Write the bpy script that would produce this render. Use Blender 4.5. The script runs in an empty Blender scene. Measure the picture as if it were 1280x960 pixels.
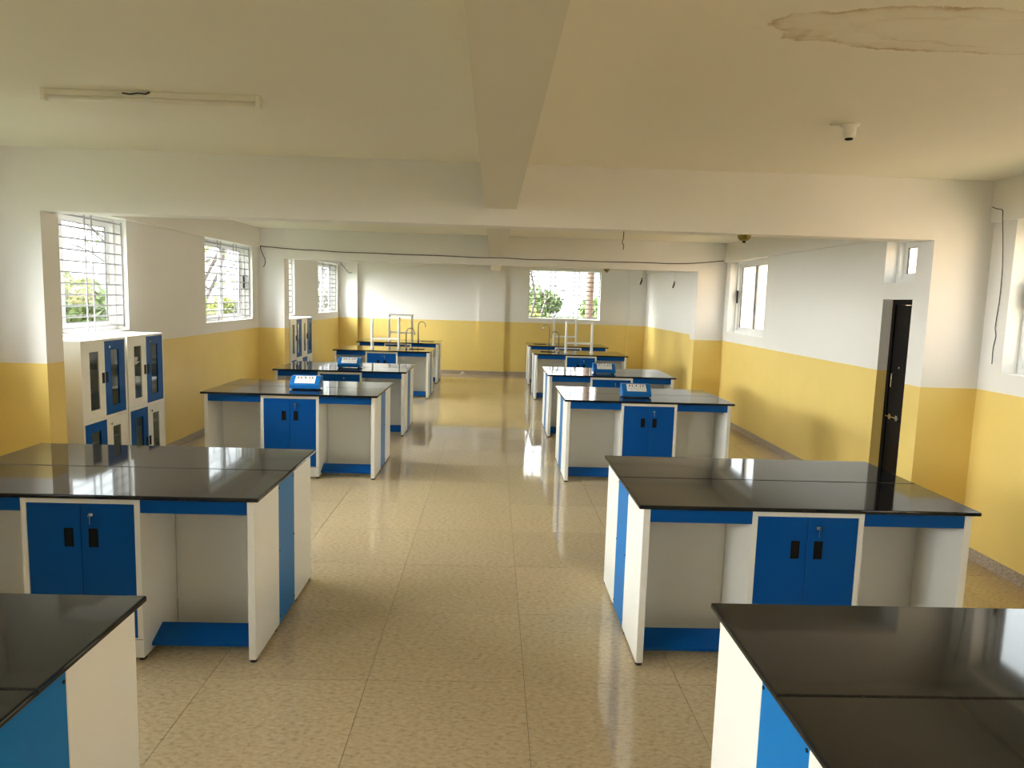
import bpy, bmesh, math, random
from mathutils import Vector, Matrix

random.seed(7)
sc = bpy.context.scene
C = sc.collection
PI = math.pi

# ------------------------------------------------------------------ camera
cam_d = bpy.data.cameras.new('camera')
cam = bpy.data.objects.new('camera', cam_d)
C.objects.link(cam)
cam_d.sensor_width = 36.0
cam_d.lens = 901.47 / 1280 * 36.0
cam_d.clip_end = 500
PITCH, YAW, ROLL, CAM_H = -0.1186, 0.0291, 0.0301, 1.9537
fwd = Vector((math.sin(YAW) * math.cos(PITCH), math.cos(YAW) * math.cos(PITCH), math.sin(PITCH)))
rt0 = Vector((math.cos(YAW), -math.sin(YAW), 0))
up0 = rt0.cross(fwd)
rt = rt0 * math.cos(ROLL) + up0 * math.sin(ROLL)
up = -rt0 * math.sin(ROLL) + up0 * math.cos(ROLL)
M = Matrix((rt, up, -fwd)).transposed().to_4x4()
M.translation = Vector((0, 0, CAM_H))
cam.matrix_world = M
sc.camera = cam

# ------------------------------------------------------------------ light
world = bpy.data.worlds.new('overcast_sky')
sc.world = world
world.use_nodes = True
bgn = world.node_tree.nodes['Background']
bgn.inputs[0].default_value = (0.93, 0.97, 1.0, 1)
bgn.inputs[1].default_value = 2.3
sc.view_settings.view_transform = 'Standard'
sc.view_settings.look = 'None'
sc.view_settings.exposure = 1.3
sc.view_settings.gamma = 1.0
sc.view_settings.use_curve_mapping = False
# wide added sun, an unseen bright sky patch, from left and a little behind
sun_d = bpy.data.lights.new('added_wide_sun', 'SUN')
sun_d.energy = 26.0
sun_d.angle = math.radians(75)
sun_d.color = (1.0, 0.985, 0.96)
sun = bpy.data.objects.new('added_wide_sun', sun_d)
sun.rotation_euler = Vector((0.86, 0.06, -0.50)).to_track_quat('-Z', 'Y').to_euler()
sun.location = (-20, -6, 12)
C.objects.link(sun)
sc.cycles.diffuse_bounces = 8
sc.cycles.max_bounces = 14


def sky_portal(x, y, z, sy, sz, rot):
    """a light portal lying in a window opening: samples the sky, gives no light itself"""
    d = bpy.data.lights.new('sky_portal', 'AREA')
    d.shape = 'RECTANGLE'
    d.size, d.size_y = sy, sz
    d.cycles.is_portal = True
    o = bpy.data.objects.new('sky_portal', d)
    o.location = (x, y, z)
    o.rotation_euler = rot
    C.objects.link(o)


# ------------------------------------------------------------------ materials
def srgb(r, g, b):
    f = lambda c: c / 12.92 if c <= 0.04045 else ((c + 0.055) / 1.055) ** 2.4
    return (f(r / 255), f(g / 255), f(b / 255), 1)


def newmat(name):
    m = bpy.data.materials.new(name)
    m.use_nodes = True
    nt = m.node_tree
    return m, nt, nt.nodes['Principled BSDF']


def node(nt, t, **kw):
    n = nt.nodes.new(t)
    for k, v in kw.items():
        setattr(n, k, v)
    return n


def mixc(nt, fac, a, b):
    n = node(nt, 'ShaderNodeMix', data_type='RGBA')
    for sock, v in ((n.inputs[0], fac), (n.inputs[6], a), (n.inputs[7], b)):
        if hasattr(v, 'is_linked') or hasattr(v, 'links'):
            nt.links.new(v, sock)
        else:
            sock.default_value = v
    return n.outputs[2]


def math_n(nt, op, a, b=0.0, c=None):
    n = node(nt, 'ShaderNodeMath', operation=op)
    for i, v in enumerate((a, b) if c is None else (a, b, c)):
        if hasattr(v, 'links'):
            nt.links.new(v, n.inputs[i])
        else:
            n.inputs[i].default_value = v
    return n.outputs[0]


def noise(nt, scale, detail=3, rough=0.5, vec=None, dim='3D'):
    n = node(nt, 'ShaderNodeTexNoise')
    n.inputs['Scale'].default_value = scale
    n.inputs['Detail'].default_value = detail
    n.inputs['Roughness'].default_value = rough
    if vec is None:
        g = node(nt, 'ShaderNodeNewGeometry')
        vec = g.outputs['Position']
    nt.links.new(vec, n.inputs['Vector'])
    return n.outputs['Fac']


def ramp(nt, fac, stops):
    n = node(nt, 'ShaderNodeValToRGB')
    cr = n.color_ramp
    while len(cr.elements) < len(stops):
        cr.elements.new(0.5)
    for e, (p, c) in zip(cr.elements, stops):
        e.position = p
        e.color = c if len(c) == 4 else (*c, 1)
    nt.links.new(fac, n.inputs[0])
    return n.outputs[0]


def plain(name, col, rough=0.5, metal=0.0, spec=0.5, var=0.03, vscale=6):
    m, nt, p = newmat(name)
    f = noise(nt, vscale, 3)
    a = tuple(max(0, c * (1 - var)) for c in col[:3]) + (1,)
    b = tuple(min(1, c * (1 + var)) for c in col[:3]) + (1,)
    nt.links.new(mixc(nt, f, a, b), p.inputs['Base Color'])
    p.inputs['Roughness'].default_value = rough
    p.inputs['Metallic'].default_value = metal
    p.inputs['Specular IOR Level'].default_value = spec
    return m


WHITE_WALL = (0.80, 0.79, 0.765, 1)
YELLOW = (0.81, 0.615, 0.20, 1)


def wall_paint():
    m, nt, p = newmat('two_tone_wall_paint')
    g = node(nt, 'ShaderNodeNewGeometry')
    sx = node(nt, 'ShaderNodeSeparateXYZ')
    nt.links.new(g.outputs['Position'], sx.inputs[0])
    wob = math_n(nt, 'MULTIPLY', math_n(nt, 'SUBTRACT', noise(nt, 3.0, 2), 0.5), 0.006)
    z = math_n(nt, 'ADD', sx.outputs[2], wob)
    dado = math_n(nt, 'LESS_THAN', z, 1.35)
    big = noise(nt, 1.3, 4, 0.6)
    w = mixc(nt, big, tuple(c * 0.96 for c in WHITE_WALL[:3]) + (1,), WHITE_WALL)
    y = mixc(nt, big, tuple(c * 0.90 for c in YELLOW[:3]) + (1,), tuple(min(1, c * 1.06) for c in YELLOW[:3]) + (1,))
    nt.links.new(mixc(nt, dado, w, y), p.inputs['Base Color'])
    p.inputs['Roughness'].default_value = 0.42
    nt.links.new(math_n(nt, 'MULTIPLY_ADD', dado, -0.18, 0.55), p.inputs['Roughness'])
    b = node(nt, 'ShaderNodeBump')
    b.inputs['Strength'].default_value = 0.08
    b.inputs['Distance'].default_value = 0.01
    nt.links.new(noise(nt, 14, 4), b.inputs['Height'])
    nt.links.new(b.outputs[0], p.inputs['Normal'])
    return m


def ceiling_paint():
    m, nt, p = newmat('ceiling_paint_with_water_stain')
    g = node(nt, 'ShaderNodeNewGeometry')
    sx = node(nt, 'ShaderNodeSeparateXYZ')
    nt.links.new(g.outputs['Position'], sx.inputs[0])
    n1 = math_n(nt, 'SUBTRACT', noise(nt, 4.5, 6, 0.68), 0.5)
    dx = math_n(nt, 'MULTIPLY', math_n(nt, 'SUBTRACT', sx.outputs[0], 1.84), 1 / 0.90)
    dy = math_n(nt, 'MULTIPLY', math_n(nt, 'SUBTRACT', sx.outputs[1], 2.69), 1 / 0.215)
    d = math_n(nt, 'SQRT', math_n(nt, 'ADD', math_n(nt, 'MULTIPLY', dx, dx), math_n(nt, 'MULTIPLY', dy, dy)))
    d = math_n(nt, 'ADD', d, math_n(nt, 'MULTIPLY', n1, 0.75))
    ring = ramp(nt, d, [(0.0, (0.10,) * 3), (0.55, (0.10,) * 3), (0.62, (0.40,) * 3), (0.66, (0.12,) * 3), (0.86, (0.24,) * 3), (0.97, (1.0,) * 3), (1.0, (0, 0, 0))])
    brk = ramp(nt, noise(nt, 5.0, 3), [(0.38, (0.25,) * 3), (0.6, (1, 1, 1))])
    mul = math_n(nt, 'MULTIPLY', ring, brk)
    patch = math_n(nt, 'MULTIPLY', mul, 0.85)
    base = mixc(nt, noise(nt, 0.9, 3), (0.79, 0.765, 0.66, 1), (0.83, 0.805, 0.70, 1))
    nt.links.new(mixc(nt, patch, base, (0.42, 0.27, 0.08, 1)), p.inputs['Base Color'])
    p.inputs['Roughness'].default_value = 0.7
    return m


def floor_tile_mat():
    m, nt, p = newmat('mottled_vitrified_tile')
    g = node(nt, 'ShaderNodeNewGeometry')
    mp = node(nt, 'ShaderNodeMapping')
    mp.inputs['Scale'].default_value = (0.75, 1.4, 1)
    mp.inputs['Rotation'].default_value = (0, 0, 0.25)
    nt.links.new(g.outputs['Position'], mp.inputs[0])
    oi = node(nt, 'ShaderNodeObjectInfo')
    f1 = noise(nt, 42, 5, 0.62, mp.outputs[0])
    f2 = noise(nt, 90, 3, 0.6, mp.outputs[0])
    c1 = ramp(nt, f1, [(0.30, srgb(160, 140, 108)), (0.45, srgb(188, 169, 135)), (0.60, srgb(197, 179, 145)), (0.75, srgb(208, 192, 160))])
    dark = ramp(nt, f2, [(0.27, (1, 1, 1)), (0.36, (0, 0, 0))])
    c2 = mixc(nt, math_n(nt, 'MULTIPLY', dark, 0.6), c1, srgb(120, 98, 70))
    tint = math_n(nt, 'MULTIPLY_ADD', oi.outputs['Random'], 0.10, 0.95)
    hsv = node(nt, 'ShaderNodeHueSaturation')
    nt.links.new(c2, hsv.inputs['Color'])
    nt.links.new(tint, hsv.inputs['Value'])
    nt.links.new(hsv.outputs[0], p.inputs['Base Color'])
    nt.links.new(math_n(nt, 'MULTIPLY_ADD', noise(nt, 1.7, 4, 0.65), 0.07, 0.01), p.inputs['Roughness'])
    p.inputs['Specular IOR Level'].default_value = 0.62
    b = node(nt, 'ShaderNodeBump')
    b.inputs['Strength'].default_value = 0.02
    b.inputs['Distance'].default_value = 0.01
    nt.links.new(noise(nt, 5, 2), b.inputs['Height'])
    nt.links.new(b.outputs[0], p.inputs['Normal'])
    return m


def granite_mat(name='black_polished_granite', specks=False):
    m, nt, p = newmat(name)
    f = noise(nt, 320, 2, 0.6)
    c = ramp(nt, f, [(0.35, (0.007, 0.007, 0.007)), (0.62, (0.012, 0.012, 0.012)), (0.72, (0.06, 0.06, 0.058))])
    s = ramp(nt, noise(nt, 7, 6, 0.75), [(0.73, (0, 0, 0)), (0.76, (1, 1, 1))])
    c = mixc(nt, math_n(nt, 'MULTIPLY', s, 0.45), c, (0.35, 0.33, 0.30, 1))
    nt.links.new(c, p.inputs['Base Color'])
    nt.links.new(math_n(nt, 'MULTIPLY_ADD', noise(nt, 2.5, 4, 0.7), 0.07, 0.02), p.inputs['Roughness'])
    p.inputs['Specular IOR Level'].default_value = 0.33
    return m


def skirting_mat():
    m, nt, p = newmat('speckled_granite_skirting')
    f = noise(nt, 90, 4, 0.7)
    c = ramp(nt, f, [(0.3, srgb(100, 88, 76)), (0.5, srgb(165, 150, 135)), (0.7, srgb(195, 182, 168))])
    nt.links.new(c, p.inputs['Base Color'])
    p.inputs['Roughness'].default_value = 0.3
    return m


def glass_mat(name='window_glass', tint=(0.97, 0.99, 0.98, 1)):
    m, nt, p = newmat(name)
    nt.nodes.remove(p)
    out = nt.nodes['Material Output']
    tr = node(nt, 'ShaderNodeBsdfTransparent')
    tr.inputs[0].default_value = tint
    gl = node(nt, 'ShaderNodeBsdfGlossy')
    gl.inputs['Roughness'].default_value = 0.02
    lw = node(nt, 'ShaderNodeLayerWeight')
    lw.inputs[0].default_value = 0.5
    mx = node(nt, 'ShaderNodeMixShader')
    f5 = math_n(nt, 'POWER', lw.outputs['Facing'], 5.0)           # Schlick, the same from both faces of the pane
    nt.links.new(math_n(nt, 'MULTIPLY_ADD', f5, 0.70, 0.03), mx.inputs[0])
    nt.links.new(tr.outputs[0], mx.inputs[1])
    nt.links.new(gl.outputs[0], mx.inputs[2])
    nt.links.new(mx.outputs[0], out.inputs[0])
    return m


def leaf_mat(name, c1, c2):
    m, nt, p = newmat(name)
    nt.links.new(mixc(nt, noise(nt, 1.1, 3), c1, c2), p.inputs['Base Color'])
    p.inputs['Roughness'].default_value = 0.6
    return m


MT = {
    'wall': wall_paint(), 'ceiling': ceiling_paint(), 'tile': floor_tile_mat(),
    'grout': plain('floor_grout', srgb(112, 98, 76), 0.8),
    'beam': plain('beam_paint', (0.79, 0.775, 0.735, 1), 0.6, var=0.02, vscale=2),
    'beam_long': plain('shade_toned_long_beam_paint', (0.69, 0.66, 0.56, 1), 0.6, var=0.02, vscale=2),  # ceiling paint toned darker, the beam's shade put into the colour
    'granite': granite_mat(), 'skirt': skirting_mat(),
    'white': plain('white_powder_coat', (0.84, 0.84, 0.80, 1), 0.35, var=0.015, vscale=3),
    'blue': plain('blue_powder_coat', (0.001, 0.078, 0.33, 1), 0.36, spec=0.18, var=0.04, vscale=3),
    'blue_end': plain('lit_tone_bench_blue', (0.001, 0.165, 0.48, 1), 0.34, spec=0.15, var=0.03, vscale=3),  # bench blue again, the ends' brighter lighting put into the colour
    'black': plain('black_plastic', (0.008, 0.007, 0.007, 1), 0.5, spec=0.15),
    'rubber': plain('black_rubber', (0.015, 0.015, 0.015, 1), 0.7),
    'chrome': plain('chrome', (0.75, 0.75, 0.74, 1), 0.18, 1.0),
    'steel': plain('faucet_steel', (0.34, 0.32, 0.29, 1), 0.28, 1.0),
    'brass': plain('old_brass', (0.20, 0.155, 0.03, 1), 0.3, 0.7),
    'alu': plain('white_window_aluminium', (0.78, 0.78, 0.77, 1), 0.35, var=0.02),
    'gasket': plain('dark_window_gasket', (0.05, 0.05, 0.05, 1), 0.6),
    'grille': plain('backlit_grey_grille_paint', (0.34, 0.33, 0.36, 1), 0.45),  # white bars, their backlit grey against the sky put into the colour
    'glass': glass_mat(), 'cabglass': glass_mat('smoked_cabinet_glass', (0.80, 0.83, 0.80, 1)),
    'door': plain('dark_brown_door_laminate', (0.006, 0.0045, 0.004, 1), 0.5, spec=0.15),
    'cable': plain('black_cable', (0.015, 0.013, 0.012, 1), 0.6),
    'plate': plain('printed_white_plate', (0.80, 0.79, 0.77, 1), 0.35, var=0.01),
    'ink': plain('dark_print', (0.03, 0.03, 0.03, 1), 0.5),
    'red': plain('red_terminal', (0.5, 0.04, 0.03, 1), 0.4),
    'blue_box': plain('instrument_blue_paint', (0.002, 0.125, 0.42, 1), 0.35, spec=0.3),
    'cabin_in': plain('cabinet_interior_grey', (0.52, 0.53, 0.49, 1), 0.5),
    'lamp': plain('cream_lamp_plastic', (0.80, 0.78, 0.70, 1), 0.4, var=0.01),
    'flask': glass_mat('laboratory_glass', (0.9, 0.95, 0.95, 1)),
    'beige': plain('beige_building_render', (0.52, 0.375, 0.255, 1), 0.8, var=0.12, vscale=1.2),
    'ground': plain('green_ground', (0.07, 0.10, 0.03, 1), 0.9, var=0.35, vscale=0.15),
    'bark': plain('pinkish_bark', (0.085, 0.055, 0.042, 1), 0.9, var=0.3, vscale=8),
    'twig': plain('grey_twig', (0.07, 0.06, 0.065, 1), 0.9, var=0.3, vscale=5),
    'leaf_a': leaf_mat('bright_leaves', (0.14, 0.20, 0.04, 1), (0.19, 0.24, 0.06, 1)),
    'leaf_b': leaf_mat('yellow_green_leaves', (0.20, 0.225, 0.045, 1), (0.24, 0.255, 0.06, 1)),
    'leaf_c': leaf_mat('deep_leaves', (0.10, 0.16, 0.045, 1), (0.14, 0.19, 0.065, 1)),
    'paper': plain('crumpled_paper', (0.6, 0.57, 0.52, 1), 0.8),
}


# ------------------------------------------------------------------ helpers
def link(o, parent=None):
    C.objects.link(o)
    if parent is not None:
        o.parent = parent
    return o


def obj(name, bm, mat, parent=None, smooth=False, loc=None):
    bmesh.ops.recalc_face_normals(bm, faces=bm.faces)
    me = bpy.data.meshes.new(name)
    bm.to_mesh(me)
    bm.free()
    for mm in (mat if isinstance(mat, (list, tuple)) else [mat]):
        me.materials.append(MT[mm] if isinstance(mm, str) else mm)
    if smooth:
        for p in me.polygons:
            p.use_smooth = True
    o = bpy.data.objects.new(name, me)
    if loc:
        o.location = loc
    return link(o, parent)


def tag(o, label, cat, group=None):
    o['label'] = label
    o['category'] = cat
    if group:
        o['group'] = group
    return o


def struct(o):
    o['kind'] = 'structure'
    return o


def empty(name, loc=(0, 0, 0), rz=0.0, parent=None):
    o = bpy.data.objects.new(name, None)
    o.empty_display_size = 0.1
    o.location = loc
    o.rotation_euler = (0, 0, rz)
    return link(o, parent)


def box(bm, x0, x1, y0, y1, z0, z1, bev=0.0, seg=1):
    r = bmesh.ops.create_cube(bm, size=1.0)
    vs = r['verts']
    for v in vs:
        v.co = Vector((x0 + (v.co.x + 0.5) * (x1 - x0), y0 + (v.co.y + 0.5) * (y1 - y0), z0 + (v.co.z + 0.5) * (z1 - z0)))
    if bev:
        es = list({e for v in vs for e in v.link_edges})
        bmesh.ops.bevel(bm, geom=es, offset=bev, segments=seg, profile=0.5, affect='EDGES')
    return vs


def bx(*a, **k):
    bm = bmesh.new()
    box(bm, *a, **k)
    return bm


def tube(bm, pts, rad, n=8, caps=True):
    """tube along points; rad a number or list"""
    pts = [Vector(p) for p in pts]
    rs = rad if isinstance(rad, (list, tuple)) else [rad] * len(pts)
    rings = []
    prev = None
    for i, p in enumerate(pts):
        t = (pts[min(i + 1, len(pts) - 1)] - pts[max(i - 1, 0)]).normalized()
        if prev is None:
            a = Vector((0, 0, 1)) if abs(t.z) < 0.9 else Vector((1, 0, 0))
            u = t.cross(a).normalized()
        else:
            u = (prev - t * prev.dot(t)).normalized()
        prev = u
        w = t.cross(u)
        rings.append([bm.verts.new(p + (u * math.cos(2 * PI * k / n) + w * math.sin(2 * PI * k / n)) * rs[i]) for k in range(n)])
    for a, b in zip(rings, rings[1:]):
        for k in range(n):
            bm.faces.new((a[k], a[(k + 1) % n], b[(k + 1) % n], b[k]))
    if caps:
        bm.faces.new(rings[0][::-1])
        bm.faces.new(rings[-1])


def lathe(bm, prof, c=(0, 0, 0), n=20, axis='z'):
    rings = []
    for r, z in prof:
        ring = []
        for k in range(n):
            a = 2 * PI * k / n
            p = (r * math.cos(a), r * math.sin(a), z) if axis == 'z' else (r * math.cos(a), z, r * math.sin(a))
            ring.append(bm.verts.new((p[0] + c[0], p[1] + c[1], p[2] + c[2])))
        rings.append(ring)
    for a, b in zip(rings, rings[1:]):
        for k in range(n):
            bm.faces.new((a[k], a[(k + 1) % n], b[(k + 1) % n], b[k]))
    bm.faces.new(rings[0][::-1])
    bm.faces.new(rings[-1])


def prism(bm, poly, axis, a, b):
    """extrude a 2-D polygon; axis 'x': poly is (y,z)"""
    f = (lambda t, p: (t, p[0], p[1])) if axis == 'x' else (lambda t, p: (p[0], t, p[1]))
    v0 = [bm.verts.new(f(a, p)) for p in poly]
    v1 = [bm.verts.new(f(b, p)) for p in poly]
    n = len(poly)
    bm.faces.new(v0[::-1])
    bm.faces.new(v1)
    for k in range(n):
        bm.faces.new((v0[k], v0[(k + 1) % n], v1[(k + 1) % n], v1[k]))


def copy_tree(o, parent=None):
    c = o.copy()
    link(c, parent)
    for ch in list(o.children):
        copy_tree(ch, c)
    return c


def grid_wall(bm, axis, t0, t1, u0, u1, z0, z1, holes):
    """a wall as cells around rectangular holes; axis 'x': thickness in x, u runs along y"""
    us = sorted({u0, u1} | {h[i] for h in holes for i in (0, 1)})
    for a, b in zip(us, us[1:]):
        m = (a + b) / 2
        zs = [z0]
        for h in sorted((h for h in holes if h[0] < m < h[1]), key=lambda h: h[2]):
            zs += [h[2], h[3]]
        zs.append(z1)
        for k in range(0, len(zs), 2):
            if zs[k + 1] - zs[k] > 1e-4:
                if axis == 'x':
                    box(bm, t0, t1, a, b, zs[k], zs[k + 1])
                else:
                    box(bm, a, b, t0, t1, zs[k], zs[k + 1])


# ------------------------------------------------------------------ the room
XW, WT, ZC = 3.85, 0.23, 2.955
Y0, YF = -0.6, 18.30
P1, P1B, P2, P2B = 5.58, 5.80, 12.0, 12.27
WZ0, WZ1 = 1.50, 2.64
LEFT_WIN = [(-0.30, 1.50), (3.38, 5.26), (5.88, 7.765), (9.83, 11.72), (12.32, 14.18), (16.08, 18.05)]
RIGHT_WIN = [(-0.25, 1.35), (3.74, 5.33), (10.20, 11.79)]
FAR_WIN = (0.885, 2.70, 1.455, 2.672)
DOOR_Y = (6.06, 7.08)

holes = [(a, b, WZ0, WZ1) for a, b in LEFT_WIN]
bm = bmesh.new(); grid_wall(bm, 'x', -XW - WT, -XW, Y0 - WT, YF + WT, -0.1, ZC, holes)
struct(obj('wall_left', bm, 'wall'))
holes = [(a, b, WZ0, WZ1) for a, b in RIGHT_WIN] + [(DOOR_Y[0], DOOR_Y[1], 0.0, 2.05), (6.06, 7.10, 2.21, WZ1)]
bm = bmesh.new(); grid_wall(bm, 'x', XW, XW + WT, Y0 - WT, YF + WT, -0.1, ZC, holes)
struct(obj('wall_right', bm, 'wall'))
bm = bmesh.new(); grid_wall(bm, 'y', YF, YF + WT, -XW, XW, -0.1, ZC, [FAR_WIN])
struct(obj('wall_far', bm, 'wall'))
struct(obj('wall_back', bx(-XW, XW, Y0 - WT, Y0, -0.1, ZC), 'wall'))
for nm, a, b, zl, xo in (('wall_near_portal', P1, P1B, 2.495, (-3.395, 3.395)), ('wall_middle_portal', P2, P2B, 2.482, (-3.425, 3.375))):
    bm = bmesh.new()
    grid_wall(bm, 'y', a, b, -XW, XW, 0, ZC, [(xo[0], xo[1], 0.0, zl)])
    struct(obj(nm, bm, 'wall'))
struct(obj('ceiling', bx(-XW - 0.3, XW + 0.3, Y0 - 0.3, YF + 0.3, ZC, ZC + 0.15), 'ceiling'))
n = 0
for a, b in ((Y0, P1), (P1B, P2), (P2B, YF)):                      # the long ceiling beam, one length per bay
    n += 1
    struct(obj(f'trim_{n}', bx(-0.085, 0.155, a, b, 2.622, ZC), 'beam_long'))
    for s in (-1, 1):                                              # beams along the side walls
        n += 1
        x0, x1 = sorted((s * XW, s * (XW - 0.035)))
        struct(obj(f'trim_{n}', bx(x0, x1, a, b, WZ1, ZC), 'beam'))
for x0, x1, d in ((-XW, -3.39, 0.10), (-0.365, 0.30, 0.05), (3.42, XW, 0.07)):   # columns on the far wall
    n += 1
    struct(obj(f'trim_{n}', bx(x0, x1, YF - d, YF, 0, ZC), 'wall'))
n += 1
struct(obj(f'trim_{n}', bx(-XW, XW, YF - 0.045, YF, 2.685, ZC), 'beam'))

# floor with its tiles
fl = struct(obj('floor', bx(-XW - 0.05, XW + 0.05, Y0 - 0.05, YF + 0.05, -0.12, -0.004), 'grout'))
G = 0.0013
cache = {}


def lines(lo, hi, origin, step=0.8):
    k = math.floor((lo - origin) / step)
    r = [lo]
    while origin + (k + 1) * step < hi - 1e-3:
        k += 1
        if origin + k * step > lo + 1e-3:
            r.append(origin + k * step)
    return r + [hi]


for a, b in zip(lines(-XW, XW, 0.21), lines(-XW, XW, 0.21)[1:]):
    for c, d in zip(lines(Y0, YF, 3.485), lines(Y0, YF, 3.485)[1:]):
        key = (round(b - a, 3), round(d - c, 3))
        if key not in cache:
            w, h = key
            o = obj('tile', bx(-w / 2 + G, w / 2 - G, -h / 2 + G, h / 2 - G, -0.006, 0.0), 'tile')
            cache[key] = o.data
            C.objects.unlink(o)
        t = bpy.data.objects.new('tile', cache[key])
        t.location = ((a + b) / 2, (c + d) / 2, 0)
        link(t, fl)

# skirting
SK = 0.09
for s, nm, spans in ((-1, 'baseboard_left', [(Y0, P1), (P1B, P2), (P2B, YF)]), (1, 'baseboard_right', [(Y0, P1), (P1B, DOOR_Y[0]), (DOOR_Y[1], P2), (P2B, YF)])):
    bm = bmesh.new()
    for a, b in spans:
        x0, x1 = sorted((s * XW, s * (XW - 0.012)))
        box(bm, x0, x1, a, b, 0, SK)
    struct(obj(nm, bm, 'skirt'))
bm = bmesh.new()
box(bm, -3.39, -0.365, YF - 0.012, YF, 0, SK); box(bm, 0.30, 3.42, YF - 0.012, YF, 0, SK)
box(bm, -XW, -3.39, YF - 0.112, YF - 0.10, 0, SK); box(bm, -0.365, 0.30, YF - 0.062, YF - 0.05, 0, SK)
box(bm, 3.42, XW, YF - 0.082, YF - 0.07, 0, SK)
struct(obj('baseboard_far', bm, 'skirt'))
bm = bmesh.new()
for s in (-1, 1):
    for a, b, xo in ((P1, P1B, 3.395), (P2, P2B, 3.40)):
        x0, x1 = sorted((s * (xo + 0.02), s * XW))
        box(bm, x0, x1, a - 0.012, a, 0, SK)
struct(obj('baseboard_portals', bm, 'skirt'))


# ------------------------------------------------------------------ windows (local: u along the wall, v into the wall, z up)
def window(idx, origin, ux, vx, W, z0, z1, grille, handle_at=None, sashes=2):
    """origin: the corner of the opening at the inner wall face, u = ux, v = vx (outward)"""
    root = struct(empty(f'window_{idx}', origin))
    ang = math.atan2(ux[1], ux[0])
    # local frame: x along u, y outward (v); mirrored walls flip y
    sgn = 1 if (ux[0] * vx[1] - ux[1] * vx[0]) > 0 else -1
    root.rotation_euler = (0, 0, ang)
    Y = lambda a, b: (a, b) if sgn > 0 else (-b, -a)
    H = z1 - z0
    f = 0.04

    def ring(bm, x0, x1, y0, y1, a, b, w):
        box(bm, x0, x0 + w, y0, y1, a, b)
        box(bm, x1 - w, x1, y0, y1, a, b)
        box(bm, x0 + w, x1 - w, y0, y1, a, a + w)
        box(bm, x0 + w, x1 - w, y0, y1, b - w, b)
    if sashes == 0:
        f = 0.022
        obj('pane', bx(f + 0.001, W - f - 0.001, *Y(0.158, 0.162), f + 0.001, H - f - 0.001), 'glass', root)
    bm = bmesh.new()
    ring(bm, 0, W, *Y(0.12, 0.20), 0, H, f)
    obj('window_frame', bm, 'alu', root)
    half = W / 2
    sp = [(f, half + 0.03, 0.128, 0.153), (half - 0.03, W - f, 0.162, 0.187)] if sashes == 2 else []
    for k, (x0, x1, a, b) in enumerate(sp):
        bm = bmesh.new()
        ring(bm, x0, x1, *Y(a, b), f, H - f, 0.05)
        s = obj('sash', bm, 'alu', root)
        bm = bmesh.new()
        ring(bm, x0 + 0.05, x1 - 0.05, *Y(a + 0.004, b - 0.004), f + 0.05, H - f - 0.05, 0.006)
        obj('gasket', bm, 'gasket', s)
        m = (a + b) / 2
        obj('pane', bx(x0 + 0.052, x1 - 0.052, *Y(m - 0.002, m + 0.002), f + 0.052, H - f - 0.052), 'glass', s)
    if handle_at is not None:
        obj('latch', bx(handle_at - 0.014, handle_at + 0.014, *Y(0.105, 0.128), H * 0.42, H * 0.60, bev=0.004), 'black', root)
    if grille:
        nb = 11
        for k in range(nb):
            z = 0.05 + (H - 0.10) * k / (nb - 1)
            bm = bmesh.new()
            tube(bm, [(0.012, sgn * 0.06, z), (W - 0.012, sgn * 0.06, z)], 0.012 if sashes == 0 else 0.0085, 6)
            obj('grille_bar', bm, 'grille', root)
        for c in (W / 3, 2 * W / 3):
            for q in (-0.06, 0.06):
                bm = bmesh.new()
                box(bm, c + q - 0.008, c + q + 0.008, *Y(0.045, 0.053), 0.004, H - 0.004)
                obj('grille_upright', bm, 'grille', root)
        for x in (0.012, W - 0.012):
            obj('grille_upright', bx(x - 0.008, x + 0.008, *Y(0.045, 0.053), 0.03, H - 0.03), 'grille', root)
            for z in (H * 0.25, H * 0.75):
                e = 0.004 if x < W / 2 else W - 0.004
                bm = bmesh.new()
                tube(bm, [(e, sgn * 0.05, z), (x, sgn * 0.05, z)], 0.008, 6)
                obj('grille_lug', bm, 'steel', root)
    return root


wi = 0
for a, b in LEFT_WIN:
    wi += 1
    hd = {3: 0.80, 4: 1.83}.get(wi)
    window(wi, (-XW, a, WZ0), (0, 1), (-1, 0), b - a, WZ0, WZ1, True, hd)
    sky_portal(-XW - WT - 0.01, (a + b) / 2, (WZ0 + WZ1) / 2, b - a, WZ1 - WZ0, (PI / 2, 0, -PI / 2))
for a, b in RIGHT_WIN:
    wi += 1
    window(wi, (XW, a, WZ0), (0, 1), (1, 0), b - a, WZ0, WZ1, False, b - a - 0.065)
    sky_portal(XW + WT + 0.01, (a + b) / 2, (WZ0 + WZ1) / 2, b - a, WZ1 - WZ0, (PI / 2, 0, PI / 2))
wi += 1
window(wi, (XW, 6.06, 2.21), (0, 1), (1, 0), 1.04, 2.21, WZ1, False, None)
sky_portal(XW + WT + 0.01, 6.58, 2.425, 1.04, 0.43, (PI / 2, 0, PI / 2))
wi += 1
window(wi, (FAR_WIN[0], YF, FAR_WIN[2]), (1, 0), (0, 1), FAR_WIN[1] - FAR_WIN[0], FAR_WIN[2], FAR_WIN[3], True, None, 0)
sky_portal((FAR_WIN[0] + FAR_WIN[1]) / 2, YF + WT + 0.01, 2.06, FAR_WIN[1] - FAR_WIN[0], 1.2, (PI / 2, 0, PI))

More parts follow.
